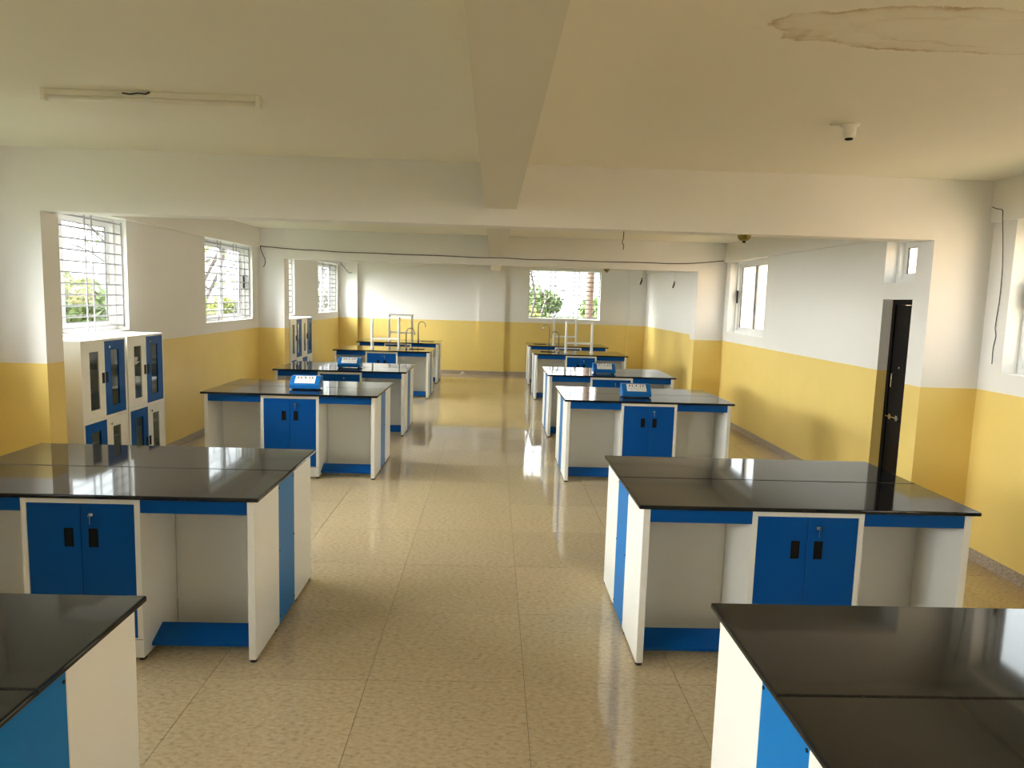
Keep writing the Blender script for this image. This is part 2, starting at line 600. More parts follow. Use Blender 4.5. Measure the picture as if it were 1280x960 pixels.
# ------------------------------------------------------------------ door
door = struct(empty('door_1', (XW, 0, 0)))
fr = bmesh.new()
box(fr, 0.10, 0.20, DOOR_Y[0], DOOR_Y[0] + 0.05, 0, 2.05)
box(fr, 0.10, 0.20, DOOR_Y[1] - 0.05, DOOR_Y[1], 0, 2.05)
box(fr, 0.10, 0.20, DOOR_Y[0] + 0.05, DOOR_Y[1] - 0.05, 2.0, 2.05)
obj('door_frame', fr, 'door', door)
lf = obj('door_leaf', bx(0.115, 0.155, DOOR_Y[0] + 0.052, DOOR_Y[1] - 0.052, 0.008, 1.998), 'door', door)
bm = bmesh.new()
tube(bm, [(0.112, 6.95, 1.19), (0.08, 6.95, 1.20), (0.08, 6.95, 1.33), (0.112, 6.95, 1.34)], 0.007, 8)
obj('door_handle', bm, 'chrome', lf)
bm = bmesh.new()
tube(bm, [(0.105, 6.80, 0.90), (0.105, 7.03, 0.90)], 0.008, 8)
box(bm, 0.10, 0.115, 6.82, 6.86, 0.875, 0.925); box(bm, 0.10, 0.115, 6.94, 6.98, 0.875, 0.925)
obj('bolt', bm, 'chrome', lf)
obj('peephole', bx(0.109, 0.115, 6.88, 6.90, 1.38, 1.40, bev=0.002), 'chrome', lf)


# ------------------------------------------------------------------ lab benches
BL, BD, BH = 1.825, 1.205, 0.90
HX = BL / 2


def slab(bm, y0, y1, round_edge, hole=None):
    z0, z1 = BH - 0.022, BH
    if hole is None:
        vs = box(bm, -HX, HX, y0, y1, z0, z1)
    else:
        hx0, hx1, hy0, hy1 = hole
        a, b = max(y0, hy0), min(y1, hy1)
        # L-shaped cells around the notch
        pts = [(-HX, y0), (HX, y0), (HX, y1), (-HX, y1)]
        if hy0 > y0:   # front slab: notch at its rear edge
            poly = [(-HX, y0), (HX, y0), (HX, y1), (hx1, y1), (hx1, hy0), (hx0, hy0), (hx0, y1), (-HX, y1)]
        else:
            poly = [(-HX, y1), (-HX, y0), (hx0, y0), (hx0, hy1), (hx1, hy1), (hx1, y0), (HX, y0), (HX, y1)]
        v0 = [bm.verts.new((x, y, z0)) for x, y in poly]
        v1 = [bm.verts.new((x, y, z1)) for x, y in poly]
        m = len(poly)
        bm.faces.new(v0); bm.faces.new(v1)
        for k in range(m):
            bm.faces.new((v0[k], v0[(k + 1) % m], v1[(k + 1) % m], v1[k]))
        bmesh.ops.recalc_face_normals(bm, faces=bm.faces)
    outer = [e for e in bm.edges if all(abs(abs(v.co.x) - HX) < 1e-5 for v in e.verts) or all(abs(v.co.y - round_edge) < 1e-5 for v in e.verts)]
    outer = [e for e in outer if abs(e.verts[0].co.z - e.verts[1].co.z) < 1e-5 or (abs(e.verts[0].co.y - round_edge) < 1e-5)]
    bmesh.ops.bevel(bm, geom=outer, offset=0.007, segments=3, profile=0.5, affect='EDGES')


def make_bench(sink_side=0, faucet_h=0.42):
    root = empty('lab_bench')
    if sink_side:
        a, b = sorted((sink_side * 0.455, sink_side * 0.755))
        hole = (a, b, 0.445, 0.76)
    else:
        hole = None
    for y0, y1, e in ((0, 0.6015, 0.0), (0.6035, BD, BD)):
        bm = bmesh.new()
        slab(bm, y0, y1, e, hole)
        obj('granite_slab', bm, 'granite', root)
    for s in (-1, 1):
        x0, x1 = sorted((s * (HX - 0.03), s * (HX - 0.068)))
        for ya, yb in ((0.03, 0.452), (0.778, BD - 0.03)):
            obj('end_panel', bx(x0, x1, ya, yb, 0.016, BH - 0.022, bev=0.002), 'white', root)
        sp = obj('service_panel', bx(x0 + 0.001, x1 - 0.001, 0.454, 0.776, 0.016, BH - 0.022, bev=0.001), 'blue_end', root)
        sp['label'] = 'blue removable panel in a lit tone between the two white end panels'
        xs = s * (HX - 0.03)
        for yy in (0.466, 0.764):
            for zz in (0.06, 0.46, 0.83):
                bm = bmesh.new()
                xa, xb = sorted((xs - s * 0.002, xs + s * 0.002))
                tube(bm, [(xa, yy, zz), (xb, yy, zz)], 0.006, 8)
                obj('screw', bm, 'black', sp)
        for yy in (0.05, 0.40, 0.82, BD - 0.05):
            bm = bmesh.new()
            lathe(bm, [(0.017, 0), (0.019, 0.003), (0.019, 0.016)], (s * (HX - 0.049), yy, 0), 10)
            obj('foot', bm, 'rubber', root)
    # knee-space back panels, aprons, footrests
    for ya in (0.44, 0.77):
        for s in (-1, 1):
            x0, x1 = sorted((s * 0.302, s * (HX - 0.07)))
            obj('back_panel', bx(x0, x1, ya, ya + 0.012, 0.02, BH - 0.023), 'white', root)
    for s in (-1, 1):
        x0, x1 = sorted((s * 0.301, s * (HX - 0.069)))
        for ya in (0.032, BD - 0.050):
            obj('apron', bx(x0, x1, ya, ya + 0.018, 0.802, BH - 0.0225, bev=0.001), 'blue', root)
    for s in (-1, 1):
        x0, x1 = sorted((s * 0.302, s * (HX - 0.069)))
        for f0, f1 in ((0.115, 0.245), (BD - 0.115, BD - 0.245)):
            bm = bmesh.new()
            prism(bm, [(f0, 0.046), (f0, 0.062), (f1, 0.118), (f1, 0.102)], 'x', x0, x1)
            obj('footrest', bm, 'blue', root)
    # cupboard in the middle
    for front in (True, False):
        Yf = (lambda y: y) if front else (lambda y: BD - y)
        def fb(x0, x1, ya, yb, z0, z1, **k):
            a, b = sorted((Yf(ya), Yf(yb)))
            return bx(x0, x1, a, b, z0, z1, **k)
        bm = bmesh.new()
        for (x0, x1, ya, yb, z0, z1) in ((-0.300, -0.272, 0.03, 0.4385, 0.02, 0.8765), (0.272, 0.300, 0.03, 0.4385, 0.02, 0.8765),
                                          (-0.272, 0.272, 0.03, 0.425, 0.847, 0.8765), (-0.272, 0.272, 0.03, 0.425, 0.02, 0.125),
                                          (-0.272, 0.272, 0.41, 0.425, 0.125, 0.847)):
            a, b = sorted((Yf(ya), Yf(yb)))
            box(bm, x0, x1, a, b, z0, z1)
        body = obj('cupboard_body', bm, 'white', root)
        if front:
            bm = bmesh.new()
            box(bm, -0.299, 0.299, 0.0292, 0.0298, 0.118, 0.1205)
            obj('plinth_joint', bm, 'ink', body)
        for x in (-0.28, 0.28):
            for yy in (0.06, 0.39):
                bm = bmesh.new()
                lathe(bm, [(0.017, 0), (0.019, 0.003), (0.019, 0.022)], (x, Yf(yy), 0), 10)
                obj('foot', bm, 'rubber', root)
        if not front:
            for x0, x1 in ((-0.270, -0.001), (0.001, 0.270)):
                obj('door', fb(x0, x1, 0.033, 0.05, 0.127, 0.845, bev=0.002), 'blue', root)
            continue
        for s, (x0, x1) in ((-1, (-0.2705, -0.0012)), (1, (0.0012, 0.2705))):
            d = obj('door', fb(x0, x1, 0.031, 0.05, 0.127, 0.845, bev=0.002), 'blue', root)
            c = s * 0.062
            bm = bmesh.new()
            box(bm, c - 0.023, c + 0.023, 0.0285, 0.032, 0.618, 0.624); box(bm, c - 0.023, c + 0.023, 0.0285, 0.032, 0.710, 0.716)
            box(bm, c - 0.023, c - 0.018, 0.0285, 0.032, 0.624, 0.710); box(bm, c + 0.018, c + 0.023, 0.0285, 0.032, 0.624, 0.710)
            box(bm, c - 0.018, c + 0.018, 0.0305, 0.0325, 0.624, 0.710)
            obj('handle', bm, 'black', d)
            if s > 0:
                bm = bmesh.new()
                lathe(bm, [(0.012, 0.031), (0.012, 0.022), (0.009, 0.018)], (0.055, 0, 0.790), 14, 'y')
                obj('lock', bm, 'chrome', d)
                bm = bmesh.new()
                box(bm, 0.054, 0.056, 0.000, 0.020, 0.784, 0.796)
                box(bm, 0.0535, 0.0565, 0.012, 0.016, 0.742, 0.786)
                obj('key', bm, 'chrome', d)
    if sink_side:
        x0, x1, y0, y1 = hole
        bm = bmesh.new()
        t = 0.006
        zt, zb = BH - 0.003, BH - 0.20
        box(bm, x0, x0 + t, y0, y1, zb, zt); box(bm, x1 - t, x1, y0, y1, zb, zt)
        box(bm, x0 + t, x1 - t, y0, y0 + t, zb, zt); box(bm, x0 + t, x1 - t, y1 - t, y1, zb, zt)
        box(bm, x0 + t, x1 - t, y0 + t, y1 - t, zb, zb + t)
        obj('sink', bm, 'black', root)['label'] = 'black rectangular sink bowl let into the granite'
        fx, fy = sink_side * 0.392, 0.60
        bm = bmesh.new()
        lathe(bm, [(0.026, BH), (0.026, BH + 0.012), (0.016, BH + 0.02), (0.016, BH + 0.07), (0.011, BH + 0.08)], (fx, fy, 0), 14)
        fa = obj('faucet', bm, 'steel', root, True)
        pts = [(fx, fy, BH + 0.07), (fx, fy, BH + faucet_h - 0.085)]
        for k in range(1, 11):
            a = PI * k / 11 * 1.06
            pts.append((fx + sink_side * 0.08 * (1 - math.cos(a)), fy, BH + faucet_h - 0.085 + 0.085 * math.sin(a)))
        l = pts[-1]
        pts.append((l[0] + sink_side * 0.006, fy, l[2] - 0.05))
        bm = bmesh.new()
        tube(bm, pts, 0.0105, 10)
        obj('spout', bm, 'steel', fa, True)
        bm = bmesh.new()
        tube(bm, [(fx, fy - 0.016, BH + 0.05), (fx, fy - 0.06, BH + 0.055)], 0.007, 8)
        obj('tap_lever', bm, 'steel', fa, True)
    return root


ORD = ['nearest', 'second', 'third', 'fourth', 'fifth', 'farthest']
LY = [1.207, 3.609, 7.452, 9.870, 13.575, 16.048]
RY = [1.231, 3.641, 7.554, 10.057, 13.843, 16.249]
LXO = [0.007, 0.001, -0.005, 0.004, 0.006, -0.013]
RXO = [0.002, -0.008, -0.013, -0.009, 0.016, 0.013]
LLAB = ['lab bench cut off at the bottom left, nearest of the left row, black granite top',
        'large white and blue lab bench second in the left row, two doors with key',
        'lab bench third in the left row carrying a blue instrument box, before the middle portal',
        'lab bench fourth in the left row with a blue instrument box, beside the far cupboards',
        'lab bench fifth in the left row with black sink, faucet and white rack',
        'farthest lab bench of the left row by the yellow wall, sink and white rack']
RLAB = ['lab bench cut off at the bottom right, nearest of the right row, dusty granite top',
        'large white and blue lab bench second in the right row, reflecting the dark door',
        'lab bench third in the right row with a blue instrument box on its top',
        'lab bench fourth in the right row, its blue instrument box behind that of the third',
        'lab bench fifth in the right row with sink, faucet and white rack, below the window',
        'farthest lab bench of the right row under the far window, sink and rack']
protoP = make_bench(0)
protoL = {4: make_bench(1, 0.41), 5: make_bench(1, 0.455)}
protoR = {4: make_bench(-1, 0.41), 5: make_bench(-1, 0.455)}
used = False
bench_at = {}
for side in 'LR':
    for i in range(6):
        if i >= 4:
            b = (protoL if side == 'L' else protoR)[i]
        elif not used:
            b, used = protoP, True
        else:
            b = copy_tree(protoP)
        x = (-1.1714 - HX + LXO[i]) if side == 'L' else (0.7983 + HX + RXO[i])
        y = LY[i] if side == 'L' else RY[i]
        b.location = (x, y, 0)
        tag(b, (LLAB if side == 'L' else RLAB)[i], 'bench', 'lab benches in two rows along the aisle')
        bench_at[side, i] = (x, y)


# ------------------------------------------------------------------ blue instrument boxes
def make_box():
    root = empty('instrument_box')
    w = 0.16
    bm = bmesh.new()
    prism(bm, [(0, 0.012), (0, 0.055), (0.10, 0.142), (0.19, 0.142), (0.19, 0.012)], 'x', -w, w)
    bmesh.ops.bevel(bm, geom=list(bm.edges), offset=0.005, segments=2, affect='EDGES', profile=0.5)
    obj('case', bm, 'blue_box', root)
    sl = Vector((0, 0.10, 0.087)); L = sl.length; sl.normalize()
    nn = Vector((0, -sl.z, sl.y))
    def on(u, v, h):   # u across, v up the slope, h off it
        return Vector((u, 0, 0.055)) + sl * v + nn * h
    def plate(bm, u0, u1, v0, v1, h0, h1):
        v = [bm.verts.new(on(u, q, h)) for h in (h0, h1) for u, q in ((u0, v0), (u1, v0), (u1, v1), (u0, v1))]
        for f in ((0, 1, 2, 3), (4, 5, 6, 7), (0, 1, 5, 4), (1, 2, 6, 5), (2, 3, 7, 6), (3, 0, 4, 7)):
            bm.faces.new([v[i] for i in f])
    bm = bmesh.new()
    plate(bm, -0.108, 0.108, 0.022, L - 0.006, 0.0005, 0.004)
    pl = obj('panel_plate', bm, 'plate', root)
    pl['label'] = 'white printed front plate with terminals'
    bm = bmesh.new()
    for r, v in enumerate((0.042, 0.062, 0.082)):
        for k in range(9):
            u = -0.092 + k * 0.022
            if (k + r) % 3:
                plate(bm, u, u + 0.011, v, v + 0.004, 0.004, 0.0045)
    o = obj('printed_marks', bm, 'ink', pl)
    for k, u in enumerate((-0.075, -0.045, 0.0, 0.045, 0.075)):
        bm = bmesh.new()
        tube(bm, [on(u, 0.098, 0.003), on(u, 0.098, 0.016)], 0.0065, 8)
        obj('terminal', bm, 'red' if k % 2 else 'black', pl)
    for sx in (-1, 1):
        for yy in (0.03, 0.16):
            bm = bmesh.new()
            lathe(bm, [(0.012, 0), (0.012, 0.013)], (sx * 0.13, yy, 0), 10)
            obj('foot', bm, 'rubber', root)
    return root


pb = None
for k, (side, i, dx, lab) in enumerate((('L', 2, 0.07, 'blue sloped instrument box on the third left bench, nearest on the left side'),
                                         ('L', 3, 0.06, 'smaller-looking blue instrument box on the fourth left bench, beside the far cupboards'),
                                         ('R', 2, -0.085, 'blue sloped instrument box on the third right bench, nearest on the right side'),
                                         ('R', 3, -0.063, 'blue instrument box on the fourth right bench, behind the nearer right box'))):
    b = make_box() if pb is None else copy_tree(pb)
    pb = pb or b
    x, y = bench_at[side, i]
    b.location = (x + dx, y + 0.335 - (0.04 if side == 'R' else 0), BH)
    tag(b, lab, 'instrument', 'blue instrument boxes on the benches')


# ------------------------------------------------------------------ white reagent racks
def make_rack():
    root = empty('reagent_rack')
    for s in (-1, 1):
        x0, x1 = sorted((s * 0.277, s * 0.242))
        obj('upright', bx(x0, x1, -0.08, 0.08, 0, 0.615, bev=0.003), 'white', root)
        obj('base_foot', bx(x0 - 0.012, x1 + 0.012, -0.10, 0.10, 0, 0.012, bev=0.002), 'white', root)
    for z in (0.58, 0.175):
        bm = bmesh.new()
        box(bm, -0.2415, 0.2415, -0.08, -0.055, z, z + 0.032)
        box(bm, -0.2415, 0.2415, 0.055, 0.08, z, z + 0.032)
        sh = obj('shelf_frame', bm, 'white', root)
        obj('glass_shelf', bx(-0.2415, 0.2415, -0.054, 0.054, z + 0.01, z + 0.016), 'flask', sh)
    return root


pr = None
for side, i, dx, lab in (('L', 4, -0.012, 'white reagent rack on the fifth left bench, nearest rack on the left'),
                         ('L', 5, -0.01, 'grey-looking reagent rack on the farthest left bench, behind the nearer left rack'),
                         ('R', 4, 0.01, 'white reagent rack on the fifth right bench, nearest rack on the right'),
                         ('R', 5, -0.03, 'reagent rack on the farthest right bench, just below the far window')):
    r = make_rack() if pr is None else copy_tree(pr)
    pr = pr or r
    x, y = bench_at[side, i]
    r.location = (x + dx, y + 0.60, BH)
    tag(r, lab, 'rack', 'white racks standing on the far benches')


# ------------------------------------------------------------------ storage cupboards along the left wall
CW, CDp, CHt = 0.735, 0.43, 1.49


def make_cupboard(flip):
    """local: x = 0 at the wall, front at x = CDp, y along the wall 0..CW"""
    root = empty('storage_cupboard')
    bm = bmesh.new()
    t = 0.02
    box(bm, 0, CDp - 0.02, 0, t, 0.0, CHt); box(bm, 0, CDp - 0.02, CW - t, CW, 0, CHt)
    box(bm, 0, CDp - 0.02, t, CW - t, CHt - t, CHt); box(bm, 0, CDp - 0.02, t, CW - t, 0, 0.08)
    box(bm, 0, CDp - 0.02, t, CW - t, 0.775, 0.80)
    obj('carcass', bm, 'white', root)
    obj('back_sheet', bx(0.001, 0.012, t, CW - t, 0.08, CHt - t), 'cabin_in', root)
    bm = bmesh.new()
    xa, xb = CDp - 0.02, CDp
    box(bm, xa, xb, 0, 0.022, 0, CHt); box(bm, xa, xb, CW - 0.022, CW, 0, CHt)
    box(bm, xa, xb, 0.022, CW - 0.022, CHt - 0.02, CHt); box(bm, xa, xb, 0.022, CW - 0.022, 0, 0.08)
    box(bm, xa, xb, 0.022, CW - 0.022, 0.777, 0.808)
    obj('front_frame', bm, 'white', root)
    for z in (1.02, 1.22, 0.36, 0.58):
        obj('shelf', bx(0.013, CDp - 0.05, t, CW - t, z, z + 0.012), 'white', root)
    mid = CW / 2
    for lev, (z0, z1) in enumerate(((0.810, CHt - 0.022), (0.083, 0.774))):
        for k, (y0, y1) in enumerate(((0.0235, mid - 0.001), (mid + 0.001, CW - 0.0235))):
            blue = (k == 1) != (lev == 1)
            cw = (y1 - y0)
            # glass slot nearer the hinge side
            if k == 0:
                g0, g1 = y0 + cw * 0.30, y0 + cw * 0.72
            else:
                g0, g1 = y0 + cw * 0.30, y0 + cw * 0.70
            h0, h1 = z0 + 0.075, z1 - 0.08
            bm = bmesh.new()
            X0, X1 = CDp - 0.018, CDp - 0.001
            box(bm, X0, X1, y0, g0, z0, z1); box(bm, X0, X1, g1, y1, z0, z1)
            box(bm, X0, X1, g0, g1, z0, h0); box(bm, X0, X1, g0, g1, h1, z1)
            d = obj('door', bm, 'blue' if blue else 'white', root)
            d['label'] = 'blue glazed door' if blue else 'white glazed door'
            obj('pane', bx(CDp - 0.012, CDp - 0.008, g0, g1, h0, h1), 'cabglass', d)
            c = (y1 - 0.03) if k == 0 else (y0 + 0.03)
            zc = (z0 + z1) / 2 + (0.01 if lev == 0 else 0)
            obj('handle', bx(CDp - 0.002, CDp + 0.002, c - 0.02, c + 0.02, zc - 0.047, zc + 0.047, bev=0.001), 'black', d)
            if k == 1:
                bm = bmesh.new()
                tube(bm, [(CDp - 0.002, y0 + 0.06, z1 - 0.05), (CDp + 0.014, y0 + 0.06, z1 - 0.05)], 0.011, 12)
                obj('lock', bm, 'chrome', d)
    return root


pc = None
cups = (((-XW, 6.055), 'white and blue glazed cupboard nearest the portal pillar, left of a pair'),
        ((-XW, 6.82), 'white and blue glazed cupboard on the right of the near pair, under the window'),
        ((-XW, 12.285), 'far glazed cupboard just past the middle portal, left of the far pair'),
        ((-XW, 13.02), 'far glazed cupboard at the right of the far pair, beside the yellow wall'))
shift = 0.014
for (x, y), lab in cups:
    c = make_cupboard(False) if pc is None else copy_tree(pc)
    pc = pc or c
    c.location = (x + shift, y, 0)
    tag(c, lab, 'cupboard', 'glazed storage cupboards along the left wall')


# glassware on the cupboard shelves
def make_flask():
    bm = bmesh.new()
    lathe(bm, [(0.035, 0), (0.04, 0.005), (0.012, 0.085), (0.012, 0.12), (0.015, 0.125)], n=16)
    return obj('flask', bm, 'flask', None, True)


def make_beaker():
    bm = bmesh.new()
    lathe(bm, [(0.034, 0), (0.036, 0.004), (0.036, 0.095), (0.039, 0.10)], n=16)
    return obj('beaker', bm, 'flask', None, True)


pf = pk = None
spots = [(0, 0.20, 1.232, 'flask', 'conical flask high in the left near cupboard behind the white door'),
         (0, 0.53, 1.232, 'flask', 'conical flask high in the left near cupboard behind the blue door'),
         (0, 0.18, 1.032, 'beaker', 'beaker on the lower shelf of the left near cupboard, behind the white door'),
         (0, 0.53, 1.032, 'flask', 'flask on the lower shelf of the left near cupboard, behind the blue door'),
         (1, 0.20, 1.232, 'beaker', 'beaker high in the right near cupboard behind the white door'),
         (1, 0.53, 1.232, 'flask', 'conical flask high in the right near cupboard behind the blue door'),
         (1, 0.20, 1.032, 'flask', 'flask on the lower shelf of the right near cupboard, behind the white door')]
for ci, yy, z, kind, lab in spots:
    if kind == 'flask':
        o = make_flask() if pf is None else link(pf.copy())
        pf = pf or o
    else:
        o = make_beaker() if pk is None else link(pk.copy())
        pk = pk or o
    (cx, cy), _ = cups[ci]
    o.location = (cx + shift + 0.31, cy + yy, z)
    tag(o, lab, 'glassware', 'glassware inside the near cupboards')


# ------------------------------------------------------------------ ceiling fittings
t = tag(empty('tube_light', (-1.80, 3.94, ZC), -0.01), 'unlit white tube light batten fixed to the ceiling at upper left', 'lamp')
bm = bmesh.new(); box(bm, -0.55, 0.55, -0.018, 0.018, -0.030, 0, bev=0.003)
obj('housing', bm, 'lamp', t)
bm = bmesh.new(); tube(bm, [(-0.54, 0, -0.040), (0.54, 0, -0.040)], 0.014, 12)
obj('tube', bm, 'lamp', t, True)
for s in (-1, 1):
    a, b = sorted((s * 0.54, s * 0.565))
    obj('end_cap', bx(a, b, -0.022, 0.022, -0.060, 0, bev=0.004), 'lamp', t)
bm = bmesh.new(); tube(bm, [(-0.14, -0.021, -0.012), (-0.10, -0.026, -0.018), (-0.06, -0.021, -0.010), (-0.02, -0.024, -0.014), (0.0, -0.021, -0.004)], 0.004, 6)
obj('loose_wire', bm, 'cable', t)

h = tag(empty('bulb_holder', (1.93, 4.05, ZC)), 'small white bulb holder without bulb on the ceiling at upper right', 'lamp holder')
bm = bmesh.new(); lathe(bm, [(0.050, 0), (0.050, -0.008), (0.034, -0.016), (0.034, -0.055), (0.026, -0.075)], n=20)
obj('cup', bm, 'lamp', h, True)
bm = bmesh.new(); lathe(bm, [(0.021, -0.0745), (0.021, -0.082), (0.016, -0.084)], n=16)
obj('socket', bm, 'black', h, True)
bm = bmesh.new(); tube(bm, [(0.0, 0.0, -0.004), (-0.06, 0.0, -0.006), (-0.11, 0.005, -0.005)], 0.004, 6)
obj('lead', bm, 'lamp', h)

for (x, y, z, lab) in ((1.948, 5.69, 2.495, 'brass dome lamp holder under the near portal lintel at right'),
                       (1.875, 12.13, 2.482, 'small brass lamp holder under the middle portal lintel above the far window')):
    b = tag(empty('lamp_holder', (x, y, z)), lab, 'lamp holder', 'brass lamp holders under the lintels')
    bm = bmesh.new(); lathe(bm, [(0.052, 0), (0.052, -0.008), (0.045, -0.026), (0.030, -0.040), (0.014, -0.046)], n=20)
    obj('dome', bm, 'brass', b, True)
    bm = bmesh.new(); lathe(bm, [(0.013, -0.045), (0.013, -0.058)], n=12)
    obj('socket', bm, 'black', b, True)


# ------------------------------------------------------------------ cables
def cable(name, pts, r, lab, cat='cable', mat='cable', sub=3):
    P = [Vector(p) for p in pts]
    out = []
    for i in range(len(P) - 1):
        p0, p1, p2, p3 = P[max(i - 1, 0)], P[i], P[i + 1], P[min(i + 2, len(P) - 1)]
        for k in range(sub):
            t = k / sub
            out.append(0.5 * ((2 * p1) + (-p0 + p2) * t + (2 * p0 - 5 * p1 + 4 * p2 - p3) * t * t + (-p0 + 3 * p1 - 3 * p2 + p3) * t ** 3))
    out.append(P[-1])
    bm = bmesh.new()
    tube(bm, out, r, 6)
    return tag(obj(name, bm, mat, None, True), lab, cat)


yc = P2 - 0.006
lc = cable('wall_cable', [(-3.81, yc, 2.672), (-3.6, yc, 2.655), (-3.316, yc, 2.640), (-3.162, yc, 2.632), (-2.85, yc, 2.628), (-2.516, yc, 2.614), (-1.9, yc, 2.612), (-1.542, yc, 2.606), (-0.9, yc, 2.606), (-0.237, yc, 2.596), (0.2, yc, 2.602), (0.6, yc, 2.588), (1.076, yc, 2.598), (1.7, yc, 2.592), (2.398, yc, 2.600), (2.9, yc, 2.596), (3.327, yc, 2.616), (3.79, yc, 2.669)],
           0.0065, 'long dark cable sagging across the middle portal lintel from wall to wall')
cable('dangling_cable', [(-3.80, yc - 0.02, 2.672), (-3.785, yc - 0.03, 2.60), (-3.755, yc - 0.03, 2.53), (-3.72, yc - 0.03, 2.45), (-3.725, yc - 0.03, 2.38), (-3.75, yc - 0.03, 2.335)], 0.006, 'short dark cable end dangling in the left corner beside the second left window')
cable('dangling_cable', [(-3.80, 18.18, 2.672), (-3.72, 18.15, 2.60), (-3.63, 18.15, 2.49), (-3.58, 18.15, 2.45), (-3.52, 18.15, 2.462)], 0.007, 'thin cable end in the far left corner beside the last window')
xc = XW - 0.006
cable('hanging_cable', [(XW - 0.041, 5.565, 2.757), (XW - 0.041, 5.50, 2.735), (XW - 0.041, 5.445, 2.719), (XW - 0.042, 5.435, 2.66), (xc - 0.02, 5.428, 2.50), (xc, 5.430, 2.30), (xc, 5.422, 2.08), (xc, 5.43, 1.95), (xc, 5.437, 1.836), (xc, 5.419, 1.776), (xc, 5.435, 1.68), (xc, 5.429, 1.56)],
      0.003, 'thin black cable hanging down the right wall beside the nearest window')
cable('hanging_wire', [(1.0, 5.69, 2.494), (0.999, 5.69, 2.44), (0.992, 5.69, 2.41), (1.004, 5.69, 2.385), (1.002, 5.69, 2.355)], 0.003, 'short thin wire hanging under the near portal lintel above the far window')
for x, zz, lab in ((2.47, 2.24, 'dark wire end hanging under the middle portal lintel, left of two'), (3.02, 2.20, 'dark wire end hanging under the middle portal lintel, nearest the right jamb')):
    w = tag(empty('hanging_wire', (x, 12.13, 2.482)), lab, 'cable')
    bm = bmesh.new(); tube(bm, [(0, 0, 0.0), (0.004, 0, zz - 2.482 + 0.12)], 0.003, 6)
    obj('wire', bm, 'lamp', w)
    bm = bmesh.new(); tube(bm, [(0.004, 0, zz - 2.482 + 0.12), (0.0, 0, zz - 2.482 + 0.06), (-0.02, 0, zz - 2.482)], [0.006, 0.015, 0.012], 8)
    obj('connector', bm, 'cable', w)

# scrap of paper by the far wall
bm = bmesh.new()
bmesh.ops.create_icosphere(bm, subdivisions=2, radius=0.06)
for v in bm.verts:
    v.co *= 0.7 + 0.5 * random.random()
    v.co.z = v.co.z * 0.8 + 0.045
zmin = min(v.co.z for v in bm.verts)
for v in bm.verts:
    v.co.z -= zmin
tag(obj('paper_scrap', bm, 'paper', None, False, (-0.72, 18.02, 0.0)), 'crumpled pale paper scrap on the floor against the far wall', 'litter')

# ------------------------------------------------------------------ outside
GZ = -3.6
struct(obj('ground', bx(-160, 160, -60, 260, GZ - 0.5, GZ), 'ground'))
struct(obj('wall_neighbour', bx(9.0, 9.4, -12, 34, GZ, 3.9), 'beige'))
struct(obj('wall_added_roof_block', bx(-XW - WT, XW + WT, Y0 - WT, YF + WT, ZC + 0.15, 3.95), 'beige'))  # unseen solid block added above the roof to shape sun on the neighbour wall


def leaf_cluster(rng, blobs, nleaf, size):
    vs, fs = [], []
    for _ in range(nleaf):
        c, r = rng.choice(blobs)
        while True:
            p = Vector((rng.uniform(-1, 1), rng.uniform(-1, 1), rng.uniform(-1, 1)))
            if 0.2 < p.length < 1:
                break
        p = Vector(c) + Vector((p.x * r[0], p.y * r[1], p.z * r[2]))
        a = Vector((rng.gauss(0, 1), rng.gauss(0, 1), rng.gauss(0, 1))).normalized()
        b = a.cross(Vector((rng.gauss(0, 1), rng.gauss(0, 1), rng.gauss(0, 1)))).normalized()
        s = size * rng.uniform(0.6, 1.4)
        k = len(vs)
        vs += [p - a * s, p + b * s * 0.5, p + a * s, p - b * s * 0.5]
        fs.append((k, k + 1, k + 2, k + 3))
    me = bpy.data.meshes.new('foliage')
    me.from_pydata([tuple(v) for v in vs], [], fs)
    return me


def branches(bm, rng, p, d, length, r, depth, n=5):
    pts, rs = [p], [r]
    q = p.copy()
    dd = d.copy()
    for k in range(4):
        dd = (dd + Vector((rng.gauss(0, 0.16), rng.gauss(0, 0.16), rng.gauss(0.02, 0.10)))).normalized()
        q = q + dd * length / 4
        pts.append(q.copy())
        rs.append(r * (1 - 0.13 * (k + 1)))
    tube(bm, pts, rs, n, True)
    if depth > 0:
        for k in range(rng.choice((3, 4))):
            i = rng.choice((2, 3, 4))
            nd = (dd + Vector((rng.gauss(0, 0.6), rng.gauss(0, 0.6), rng.gauss(0.15, 0.4)))).normalized()
            branches(bm, rng, pts[i], nd, length * rng.uniform(0.55, 0.8), rs[i] * 0.6, depth - 1, 4)


